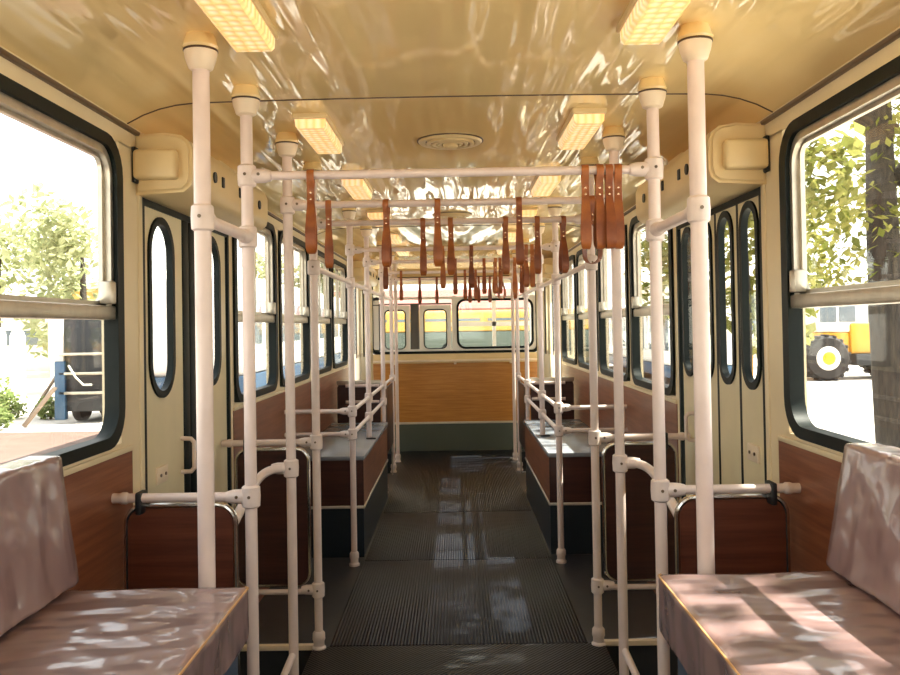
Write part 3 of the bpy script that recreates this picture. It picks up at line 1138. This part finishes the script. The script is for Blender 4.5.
for s in (-1, 1):
    root = thing('bench_seat', (0.8 * s, 1.2, 0), 'bench seat wrapped in clear plastic film beside the window, ' + SIDE[s], 'bench seat', 'plastic-wrapped bench seats')
    mb = MB()
    mb.box(*sorted((0.53 * s, 1.05 * s)), 0.25, 2.07, 0.0, 0.69, 0.01)
    obj('base', mb, M['seat_blue'], root, label='slate blue base')
    mb = MB()
    puffy(mb, *sorted(((0.506 if s < 0 else 0.49) * s, 0.965 * s)), 0.22, 2.1, 0.692, 0.822 if s < 0 else 0.838, 0.0045, 0.016, 3 + 5 * s, 60, 1, 1)
    cu = obj('cushion', mb, M['film'], root, 60)
    mb = MB()
    xi, zt = (-0.509, 0.817) if s < 0 else (0.493, 0.833)
    mb.tube([(xi, 0.25, zt), (xi, 2.085, zt), (xi + 0.008 * s, 2.096, zt)], 0.0028, 8)
    obj('piping', mb, M['piping'], cu)
    mb = MB()
    puffy(mb, *sorted(((0.925 if s < 0 else 0.9) * s, (1.005 if s < 0 else 0.985) * s)), 0.24, 2.1, 0.828 if s < 0 else 0.844, 1.15, 0.0045, 0.014, 11 + 5 * s, 60, 1, 1, lean=(-0.125 if s < 0 else 0.185))
    bk = obj('backrest', mb, M['film'], root, 60)


# ------------------------------------------------------------------ leather hand straps
def strap_mesh(open_=0.016, L=0.243):
    """closed band looped over the bar: outline in (y,z), width along x"""
    half = []
    n = 10
    for k in range(n + 1):                      # over the bar
        a = PI / 2 * (1 - k / n)
        half.append((0.0155 * math.cos(a), 0.0155 * math.sin(a)))
    half += [(0.0155, -0.012), (0.011, -0.026), (0.0045, -0.04), (0.0028, -0.05), (0.0028, -0.085)]
    zs = [-0.1, -0.12, -0.145, -0.17, -0.195, -0.215]
    for z in zs:
        t = (z + 0.085) / (-L + 0.085)
        half.append((0.003 + open_ * math.sin(min(1, t * 1.15) * PI * 0.62), z))
    yb = half[-1][0]
    for a in (25, 50, 75, 90):
        half.append((yb * math.cos(R(a)), -0.217 - (L - 0.217) * math.sin(R(a))))
    path = half[:-1] + [half[-1]] + [(-y, z) for y, z in half[-2:0:-1]]
    n = len(path)

    def width(z):
        t = max(0, min(1, (-z - 0.07) / 0.12))
        b = max(0, min(1, (z + L) / 0.03))
        return (0.0112 + 0.0046 * t * t * (3 - 2 * t)) * (0.62 + 0.38 * math.sqrt(b * (2 - b)))
    bm = bmesh.new()
    rows = []
    for i in range(n):
        p, q = path[i - 1], path[(i + 1) % n]
        d = Vector((q[0] - p[0], q[1] - p[1])).normalized()
        nx_, nz_ = d.y, -d.x
        y, z = path[i]
        w = width(z)
        th = 0.0026
        yy, zz = y - nx_ * th, z - nz_ * th
        rows.append([bm.verts.new((-w, y, z)), bm.verts.new((w, y, z)), bm.verts.new((w, yy, zz)), bm.verts.new((-w, yy, zz))])
    for i in range(n):
        a, b = rows[i], rows[(i + 1) % n]
        for k in range(4):
            bm.faces.new((a[k], a[(k + 1) % 4], b[(k + 1) % 4], b[k]))
    bmesh.ops.recalc_face_normals(bm, faces=bm.faces)
    for f_ in bm.faces:
        f_.smooth = True
    for e in bm.edges:
        if len(e.link_faces) == 2 and e.calc_face_angle(0) > R(40):
            e.smooth = False
    me = bpy.data.meshes.new('strap_band')
    bm.to_mesh(me)
    bm.free()
    me.materials.append(M['leather'])
    return me


bands = [strap_mesh(0.016), strap_mesh(0.022), strap_mesh(0.012)]
mbr = MB()
mbr.lathe([(0.0005, -0.0088), (0.0034, -0.0078), (0.0042, -0.006), (0.0042, 0.006), (0.0034, 0.0078), (0.0005, 0.0088)], (0, 0, 0), 'Y', 10)
rivet_me = mbr.mesh('rivet', (0, 0, 0), 40)
rivet_me.materials.append(M['rivet'])

# bar number -> [(photo column, twist, tilt)]
STRAPS = {1: [(313, 3, 0), (588, -4, 0), (602, 6, 0), (611.5, 2, 0), (620.8, -3, 0)],
          2: [(330, 4, 0), (388, -8, 0), (439, 6, 0), (521, -5, 0), (593.5, 52, 0)],
          3: [(424, 2, 0), (452, -6, 0), (506.5, 5, 0), (538.5, -3, 0), (564, 12, 0)],
          4: [(385.5, 6, 0), (443, -5, 0), (471.5, 4, 0), (526, 10, 0), (532.5, -8, 0)],
          5: [(455, 4, 0), (484, -4, 0), (495, 8, 0), (500, -2, 0), (514.5, 3, 0), (521.5, -9, 0)],
          6: [(400.5, 5, 0), (464.5, -4, 0), (475, 6, 0), (501, 50, 0), (514.5, 2, 0)],
          7: [(419, -5, 0), (436, 3, 0), (469, 6, 0), (478, -3, 0), (489, 8, 0)]}
for k, lst in STRAPS.items():
    y = POLES[k]
    n = len(lst)
    for i, (px, tw, tilt) in enumerate(lst):
        x = (px - 453.0) * y / 850.0
        fromleft = i + 1
        lab = 'brown leather hand strap, %s from the two-leaf door side on the %s crossbar' % (ORD[i], ORD[k - 1])
        root = thing('hand_strap', (x, y, ZX), lab, 'hand strap', 'leather straps on the crossbars')
        root.rotation_euler = (R(random.uniform(-2, 2)), R(-tilt), R(tw) if abs(tw) < 20 else 0)
        o = bpy.data.objects.new('band', bands[(i + k) % 3])
        COL.objects.link(o)
        o.parent = root
        if abs(tw) >= 20:
            # this loop hangs turned about its own length below the bar
            me = strap_mesh(0.03)
            for v_ in me.vertices:
                t = max(0, min(1, (-v_.co.z - 0.02) / 0.07))
                a = R(tw) * t
                x_, y_ = v_.co.x, v_.co.y
                v_.co.x = x_ * math.cos(a) - y_ * math.sin(a)
                v_.co.y = x_ * math.sin(a) + y_ * math.cos(a)
            o.data = me
        for z in (-0.056, -0.076):
            rv = bpy.data.objects.new('rivet', rivet_me)
            COL.objects.link(rv)
            rv.parent = root
            rv.location = (0, 0, z)
            if abs(tw) >= 20:
                rv.rotation_euler = (0, 0, R(tw) * max(0, min(1, (-z - 0.02) / 0.07)))

# ------------------------------------------------------------------ ceiling lamps and vents
LY = [(1.66, 2.14), (2.97, 3.42), (4.2, 4.66), (5.44, 5.92), (6.75, 7.2), (8.0, 8.45)]
for s in (-1, 1):
    for i, (y0, y1) in enumerate(LY):
        xc = 0.49 * s
        zc = ceil_z(xc)
        root = thing('ceiling_lamp', (xc, (y0 + y1) / 2, zc - 0.07), 'lit amber prismatic ceiling lamp, %s from the camera in the row on %s' % (ORD[i], SIDE[s]), 'ceiling lamp', 'ceiling lamps')
        mb = MB()
        mb.box(xc - 0.06, xc + 0.06, y0 - 0.012, y1 + 0.012, zc - 0.018, zc + 0.004, 0.004)
        obj('lamp_base', mb, M['box'], root)
        mb = MB()
        prof = [(-0.054, -0.012), (-0.052, -0.042), (-0.044, -0.05), (0.044, -0.05), (0.052, -0.042), (0.054, -0.012)]
        mb.prism([(xc + a, zc + b) for a, b in prof], 'Y', y0, y1)
        obj('diffuser', mb, M['diffuser'], root)

for i, y in enumerate((3.45, 5.75)):
    zc = 2.205
    root = thing('ceiling_vent', (0, y, zc - 0.04), ['round ceiling vent nearest the camera, above the first crossbar', 'round ceiling vent farther off between the lamp rows'][i], 'vent', 'round ceiling vents')
    mb = MB()
    mb.lathe([(0.13, zc + 0.002), (0.13, zc - 0.006), (0.124, zc - 0.012), (0.106, zc - 0.012), (0.1, zc - 0.002)], (0, y, 0), 'Z', 40)
    obj('rim', mb, M['box'], root)
    mb = MB()
    mb.lathe([(0.136, zc + 0.002), (0.136, zc - 0.004), (0.128, zc - 0.004)], (0, y, 0), 'Z', 40)
    obj('rim_gasket', mb, M['brown_trim'], root)
    mb = MB()
    mb.lathe([(0.1, zc + 0.0), (0.1, zc - 0.005)], (0, y, 0), 'Z', 40)
    obj('backing', mb, M['brown_trim'], root)
    mb = MB()
    for r_ in (0.095, 0.072, 0.05):
        mb.ring([((r_ + 0.001) * math.cos(2 * PI * q / 36), y + (r_ + 0.001) * math.sin(2 * PI * q / 36)) for q in range(36)], [((r_ - 0.012) * math.cos(2 * PI * q / 36), y + (r_ - 0.012) * math.sin(2 * PI * q / 36)) for q in range(36)], 'Z', zc - 0.018, zc - 0.006)
    obj('grille_rings', mb, M['box'], root)
    mb = MB()
    mb.lathe([(0.03, zc - 0.01), (0.03, zc - 0.028), (0.02, zc - 0.034), (0.004, zc - 0.036)], (0, y, 0), 'Z', 20)
    obj('hub', mb, M['box'], root)

# ------------------------------------------------------------------ outside
ZG = -0.9
mb = MB()
mb.box(-70, 70, -30, 110, ZG - 0.2, ZG)
struct('ground', mb, M['ground'], 'pale sunlit yard around the vehicle', 'ground')
mb = MB()
mb.box(-14, -3.0, -2, 20, ZG, ZG + 0.015)
struct('ground_strip', mb, M['soil'], 'brown trodden soil strip, darkened by painted-in shade, beyond the window on the two-leaf door side', 'ground')


def parked_tram(name, x0, x1, y0, y1, label, lo, hi, zm, zt):
    root = thing(name, ((x0 + x1) / 2, (y0 + y1) / 2, ZG), label, 'tram', 'parked trams outside')
    mb = MB()
    mb.box(x0, x1, y0, y1, zm, zt, 0.15, 3)
    obj('upper_body', mb, hi, root)
    mb = MB()
    mb.box(x0 + 0.02, x1 - 0.02, y0 + 0.02, y1 - 0.02, -0.6, zm, 0.03)
    obj('lower_body', mb, lo, root)
    long_y = (y1 - y0) > (x1 - x0)
    n = int(max(y1 - y0, x1 - x0) / 1.3)
    for k in range(n):
        t0 = (k + 0.12) / n
        t1 = (k + 0.88) / n
        for sd in (0, 1):
            mb = MB()
            if long_y:
                xs_ = (x0 - 0.01, x0 + 0.02) if sd == 0 else (x1 - 0.02, x1 + 0.01)
                mb.box(*xs_, y0 + (y1 - y0) * t0, y0 + (y1 - y0) * t1, zm + 0.55, zt - 0.45, 0.005)
            else:
                ys_ = (y0 - 0.01, y0 + 0.02) if sd == 0 else (y1 - 0.02, y1 + 0.01)
                mb.box(x0 + (x1 - x0) * t0, x0 + (x1 - x0) * t1, *ys_, zm + 0.55, zt - 0.45, 0.005)
            obj('window', mb, M['tram_glass'], root)
    cnt = 4
    for k in range(cnt):
        t = (k + 0.5) / cnt
        for sd in (0, 1):
            mb = MB()
            if long_y:
                c = (x0 + 0.15 if sd == 0 else x1 - 0.25, y0 + (y1 - y0) * t, ZG + 0.4)
                mb.lathe([(0.25, 0), (0.4, 0.02), (0.4, 0.1), (0.1, 0.1)], c, 'X', 20)
            else:
                c = (x0 + (x1 - x0) * t, y0 + 0.15 if sd == 0 else y1 - 0.25, ZG + 0.4)
                mb.lathe([(0.25, 0), (0.4, 0.02), (0.4, 0.1), (0.1, 0.1)], c, 'Y', 20)
            obj('wheel', mb, M['steel_dark'], root)
    return root


parked_tram('parked_tram', -6.2, -3.7, 15.1, 31, 'white tram with blue lower body parked outside the two-leaf door', M['tram_blue'], M['tram_white'], 0.62, 2.45)
parked_tram('parked_tram', 7.8, 10.3, 31, 47, 'white tram with blue lower body parked beyond the four-leaf door side windows', M['tram_blue'], M['tram_white'], -0.15, 2.3)
parked_tram('parked_tram', -8, 6.5, 36, 38.5, 'yellow and white tram standing crosswise ahead of the windscreen', M['grey_green'], M['wall_yellow'], 1.2, 2.1)


def leaf_cloud(mb, clusters, n, size, seed):
    rnd = random.Random(seed)
    bm = mb.bm
    tot = sum(c[1] ** 2 for c in clusters)
    for c, rad in clusters:
        for _ in range(int(n * rad * rad / tot)):
            while True:
                p = Vector((rnd.uniform(-1, 1), rnd.uniform(-1, 1), rnd.uniform(-1, 1)))
                if p.length < 1:
                    break
            p = Vector(c) + p * rad
            q = Matrix.Rotation(rnd.uniform(0, 6.28), 3, 'Z') @ Matrix.Rotation(rnd.uniform(-1.0, 1.0), 3, 'X') @ Matrix.Rotation(rnd.uniform(-0.7, 0.7), 3, 'Y')
            a = size * rnd.uniform(0.6, 1.3)
            vs = [bm.verts.new(p + q @ Vector(t)) for t in ((0, -a, 0), (a * 0.55, -a * 0.2, a * 0.1), (0, a, 0), (-a * 0.55, -a * 0.2, a * 0.1))]
            bm.faces.new(vs)


def tree(x, y, h, tr, clusters, n, size, label, leaf='leaf', branches=(), seed=1):
    root = thing('tree', (x, y, ZG), label, 'tree', 'trees outside')
    mb = MB()
    pts, rr = [], []
    for i in range(9):
        t = i / 8
        pts.append((x + 0.12 * math.sin(t * 3 + seed), y + 0.1 * math.sin(t * 2.2 + seed * 2), ZG + h * t))
        rr.append(tr * (1.25 - 0.95 * t))
    mb.tube(pts, rr, 14)
    for (t, dx, dy, dz) in branches:
        p = Vector((x, y, ZG + h * t))
        mb.tube([p, p + Vector((dx, dy, dz)) * 0.5, p + Vector((dx, dy, dz * 1.25))], [tr * 0.45, tr * 0.3, tr * 0.12], 8)
    obj('trunk', mb, M['bark'], root)
    mb = MB()
    leaf_cloud(mb, clusters, n, size, seed)
    obj('foliage', mb, M[leaf], root, None)


rnd = random.Random(5)
# the big tree outside the near window on the four-leaf door side
cl = [((4.8, 8.4, 3.0), 0.75), ((4.9, 8.2, 3.9), 0.9), ((4.05, 8.6, 2.3), 0.55), ((5.3, 8.8, 2.5), 0.8), ((5.0, 7.8, 4.6), 1.0), ((4.6, 7.0, 5.6), 1.2), ((5.2, 8.6, 6.4), 1.4), ((4.0, 9.3, 2.0), 0.4), ((6.0, 9.5, 3.4), 1.1)]
tree(4.44, 8.5, 6.8, 0.19, cl, 7000, 0.062, 'leafy tree with dark trunk outside the near window by the four-leaf door', 'leaf', ((0.62, -0.9, 0.2, 0.5), (0.7, 0.8, -0.5, 0.8), (0.55, 0.6, 0.4, 0.6)), 3)
# its neighbour whose crown shades the vehicle
cl = [((4.2 + rnd.uniform(-0.9, 0.9), -1.4 + i * 0.52 + rnd.uniform(-0.3, 0.3), 5.6 + rnd.uniform(-0.6, 1.1)), rnd.uniform(0.55, 0.95)) for i in range(13)]
tree(5.6, 1.6, 6.6, 0.22, cl, 2700, 0.1, 'tall tree whose crown shades the roof on the four-leaf door side', 'leaf', ((0.75, -1.0, -1.5, 1.0), (0.75, -1.2, 1.0, 1.0), (0.8, -0.8, 2.0, 1.2)), 4)
# pale trees further off
spots = [(-20.5, 38, 7.2, 'pale'), (-14.6, 33, 6.4, 'pale'), (-27.5, 44, 8, 'pale'), (-8.0, 46, 6.5, 'pale'), (16.5, 43, 8, ''), (23, 38, 7, ''), (31, 47, 9, ''), (7.4, 22, 6, '')]
where = ['pale tree beyond the white posts, nearest of its row', 'pale tree behind the tram outside the two-leaf door', 'pale tree farthest beyond the white posts', 'pale tree behind the far end of the blue and white tram',
         'yellow-green tree behind the wheel loader cab', 'yellow-green tree behind the loader shovel arm', 'tall yellow-green tree farthest beyond the big trunk', 'yellow-green tree seen through the four-leaf door windows']
for i, (x, y, h, kd) in enumerate(spots):
    r2 = random.Random(20 + i)
    cl = [((x + r2.uniform(-1.9, 1.9), y + r2.uniform(-1.5, 1.5), ZG + h * r2.uniform(0.35, 1.0)), r2.uniform(0.9, 1.7)) for _ in range(9)]
    tree(x, y, h * 0.85, 0.22, cl, 1900, 0.22, where[i], 'leaf_pale' if kd else 'leaf', (), 30 + i)

# wheel loader
root = thing('wheel_loader', (15.6, 34, ZG), 'yellow wheel loader with big tyres parked behind the tree trunk', 'wheel loader')
for (x, y) in ((14.75, 33), (18.0, 33), (14.75, 35.2), (18.0, 35.2)):
    mb = MB()
    mb.lathe([(0.45, -0.3), (0.78, -0.28), (0.87, -0.18), (0.87, 0.18), (0.78, 0.28), (0.45, 0.3)], (x, y, ZG + 0.87), 'Y', 28)
    for k in range(18):
        a = 2 * PI * k / 18
        rot = Matrix.Rotation(a, 3, 'Y')
        mb.obox(Vector((x, y, ZG + 0.87)) + rot @ Vector((0, 0, 0.87)), (0.12, 0.5, 0.09), rot, 0.01)
    w_ = obj('wheel', mb, M['tyre'], root)
    mb = MB()
    mb.lathe([(0.1, -0.36), (0.3, -0.36), (0.46, -0.31), (0.48, 0.3), (0.1, 0.3)], (x, y, ZG + 0.87), 'Y', 24)
    obj('wheel_rim', mb, M['wall_pale'], w_)
    mb = MB()
    mb.lathe([(0.05, -0.42), (0.2, -0.40), (0.26, -0.355)], (x, y, ZG + 0.87), 'Y', 18)
    obj('wheel_hub', mb, M['yellow'], w_)
mb = MB()
mb.box(15.9, 18.9, 33.3, 34.9, 0.1, 1.3, 0.1)
mb.box(13.4, 15.9, 33.4, 34.8, 0.1, 0.95, 0.08)
obj('body', mb, M['yellow'], root)
mb = MB()
mb.box(14.6, 16.3, 33.4, 34.8, 0.95, 2.6, 0.1)
obj('cab', mb, M['wall_pale'], root)
mb = MB()
for (a, b) in ((14.75, 15.4), (15.5, 16.15)):
    mb.box(a, b, 33.37, 33.45, 1.35, 2.35, 0.03)
obj('cab_window', mb, M['tram_glass'], root)
mb = MB()
mb.box(16.0, 18.8, 33.1, 35.0, -0.35, 0.1, 0.03)
obj('chassis', mb, M['steel_dark'], root)
mb = MB()
mb.tube([(14.0, 34, 0.8), (12.6, 34, 0.9), (11.8, 34, -0.2)], 0.16, 8)
obj('lift_arm', mb, M['yellow'], root)
mb = MB()
mb.prism([(11.9, -0.75), (11.9, 0.35), (11.2, 0.2), (10.8, -0.75)], 'Y', 32.8, 35.2)
obj('bucket', mb, M['yellow'], root)


root.location.x -= 0.45


def building(x0, x1, y0, y1, h, wall, roof, label, nw, face='Y', band=None):
    root = thing('building', ((x0 + x1) / 2, (y0 + y1) / 2, ZG), label, 'building', 'buildings around the yard')
    mb = MB()
    mb.box(x0, x1, y0, y1, ZG, ZG + h)
    obj('wall', mb, M[wall], root)
    mb = MB()
    mb.box(x0 - 0.4, x1 + 0.4, y0 - 0.4, y1 + 0.4, ZG + h, ZG + h + 0.3, 0.02)
    mb.prism([(y0 - 0.4, ZG + h + 0.3), (y1 + 0.4, ZG + h + 0.3), ((y0 + y1) / 2, ZG + h + 1.6)], 'X', x0 - 0.3, x1 + 0.3)
    obj('roof', mb, M[roof], root)
    for k in range(nw):
        t = (k + 0.5) / nw
        mb = MB()
        if face == 'Y':
            xc = x0 + (x1 - x0) * t
            mb.box(xc - 0.5, xc + 0.5, y0 - 0.05, y0 + 0.05, ZG + 1.6, ZG + min(h - 0.5, 3.2), 0.02)
        else:
            yc = y0 + (y1 - y0) * t
            xx = x1 if x1 < 0 else x0
            mb.box(xx - 0.05, xx + 0.05, yc - 0.5, yc + 0.5, ZG + 1.6, ZG + min(h - 0.5, 3.2), 0.02)
        obj('window', mb, M['tram_glass'], root)


building(-9, 6, 52, 58, 3.1, 'wall_pale', 'roof_red', 'red-roofed pale building straight ahead behind the crosswise tram', 7)
building(12, 36, 54, 62, 4.5, 'wall_pale', 'wall_pale', 'long pale building behind the wheel loader', 9)
building(-20.5, -13, 44, 62, 4.6, 'wall_yellow', 'wall_pale', 'yellowish building behind the tram outside the two-leaf door', 8, 'X')
building(-35, -22, 52, 60, 3.0, 'wall_pale', 'wall_pale', 'pale low building far beyond the white posts', 8)

# things in the yard on the two-leaf door side
root = thing('truck_trailer', (-9.6, 22, ZG), 'dark rear of a truck trailer with blue corner post, beside leaning planks', 'trailer')
mb = MB()
mb.box(-10.15, -9.0, 21.9, 25.0, ZG + 0.3, ZG + 2.75, 0.03)
obj('box_body', mb, M['steel_dark'], root)
mb = MB()
mb.box(-10.32, -10.05, 21.8, 22.0, ZG + 0.1, ZG + 1.6, 0.02)
obj('corner_post', mb, M['tram_blue'], root)
mb = MB()
mb.box(-10.5, -10.1, 21.85, 24.9, ZG + 1.6, ZG + 2.75, 0.02)
obj('side_flap', mb, M['wall_pale'], root)
for x in (-9.95, -9.2):
    for y in (22.6, 24.2):
        mb = MB()
        mb.lathe([(0.25, -0.12), (0.45, -0.1), (0.45, 0.1), (0.25, 0.12)], (x, y, ZG + 0.45), 'X', 20)
        obj('wheel', mb, M['tyre'], root)
for i in range(3):
    mb = MB()
    mb.box(-10.2, -9.0, 21.8, 21.9, ZG + 0.75 + i * 0.5, ZG + 0.82 + i * 0.5, 0.01)
    obj('rear_bar', mb, M['alu'], root)
mb = MB()
mb.tube([(-9.9, 21.7, ZG + 1.5), (-9.7, 21.65, ZG + 1.2), (-9.5, 21.65, ZG + 1.0), (-9.3, 21.7, ZG + 1.0)], 0.03, 6)
obj('chain', mb, M['stripe'], root)

for i, (a, b) in enumerate((((-10.65, 20.9, ZG + 0.05), (-10.2, 21.6, ZG + 0.95)), ((-11.6, 20.8, ZG + 0.9), (-10.9, 21.2, ZG + 1.9)))):
    a, b = Vector(a), Vector(b)
    d = (b - a).normalized()
    rot = d.to_track_quat('X', 'Z').to_matrix()
    mb = MB()
    if i == 1:
        a = Vector((-11.75, 23.4, ZG + 0.05))
        b = Vector((-11.2, 23.9, ZG + 1.2))
        d = (b - a).normalized()
        rot = d.to_track_quat('X', 'Z').to_matrix()
    mb.obox((a + b) / 2, ((b - a).length, 0.16, 0.05), rot, 0.006)
    tag(obj('plank', mb, M['plank']), ['weathered plank leaning against the blue trailer post', 'weathered plank propped among the green shrubs'][i], 'plank', 'leaning planks')
for i, (x, y, h, w) in enumerate(((-12.7, 24.6, 2.3, 0.32), (-13.0, 27.5, 2.2, 0.2), (-15.0, 28, 2.3, 0.26))):
    mb = MB()
    mb.box(x - w / 2, x + w / 2, y - w / 2, y + w / 2, ZG, ZG + h, 0.03)
    mb.lathe([(w * 0.62, 0), (w * 0.62, 0.06), (w * 0.1, 0.25)], (x, y, ZG + h), 'Z', 4)
    tag(obj('fence_post', mb, M['white']), ['broad white post among the shrubs', 'slim white post nearest the trailer', 'white post farthest from the trailer'][i], 'post', 'white posts in the yard')
for i, (x, y, r_) in enumerate(((-12.3, 23.2, 0.55), (-11.0, 23.0, 0.45), (-11.3, 20.6, 0.5), (-13.9, 26.0, 0.7), (-10.9, 19.2, 0.35))):
    root = thing('shrub', (x, y, ZG), ['green shrub before the broad white post', 'green shrub beside the propped plank', 'wide green shrub nearest the window edge', 'green shrub farthest back by the white posts', 'small low green shrub on the soil'][i], 'shrub', 'shrubs in the yard')
    mb = MB()
    leaf_cloud(mb, [((x, y, ZG + r_ * 0.75), r_ * 0.75), ((x + r_ * 0.5, y, ZG + r_ * 0.5), r_ * 0.5), ((x - r_ * 0.5, y + 0.1, ZG + r_ * 0.5), r_ * 0.5)], 420, 0.09, 50 + i)
    obj('foliage', mb, M['plant'], root, None)
    mb = MB()
    mb.tube([(x, y, ZG), (x + 0.02, y, ZG + r_ * 0.8)], [0.03, 0.012], 8)
    obj('stem', mb, M['bark'], root)
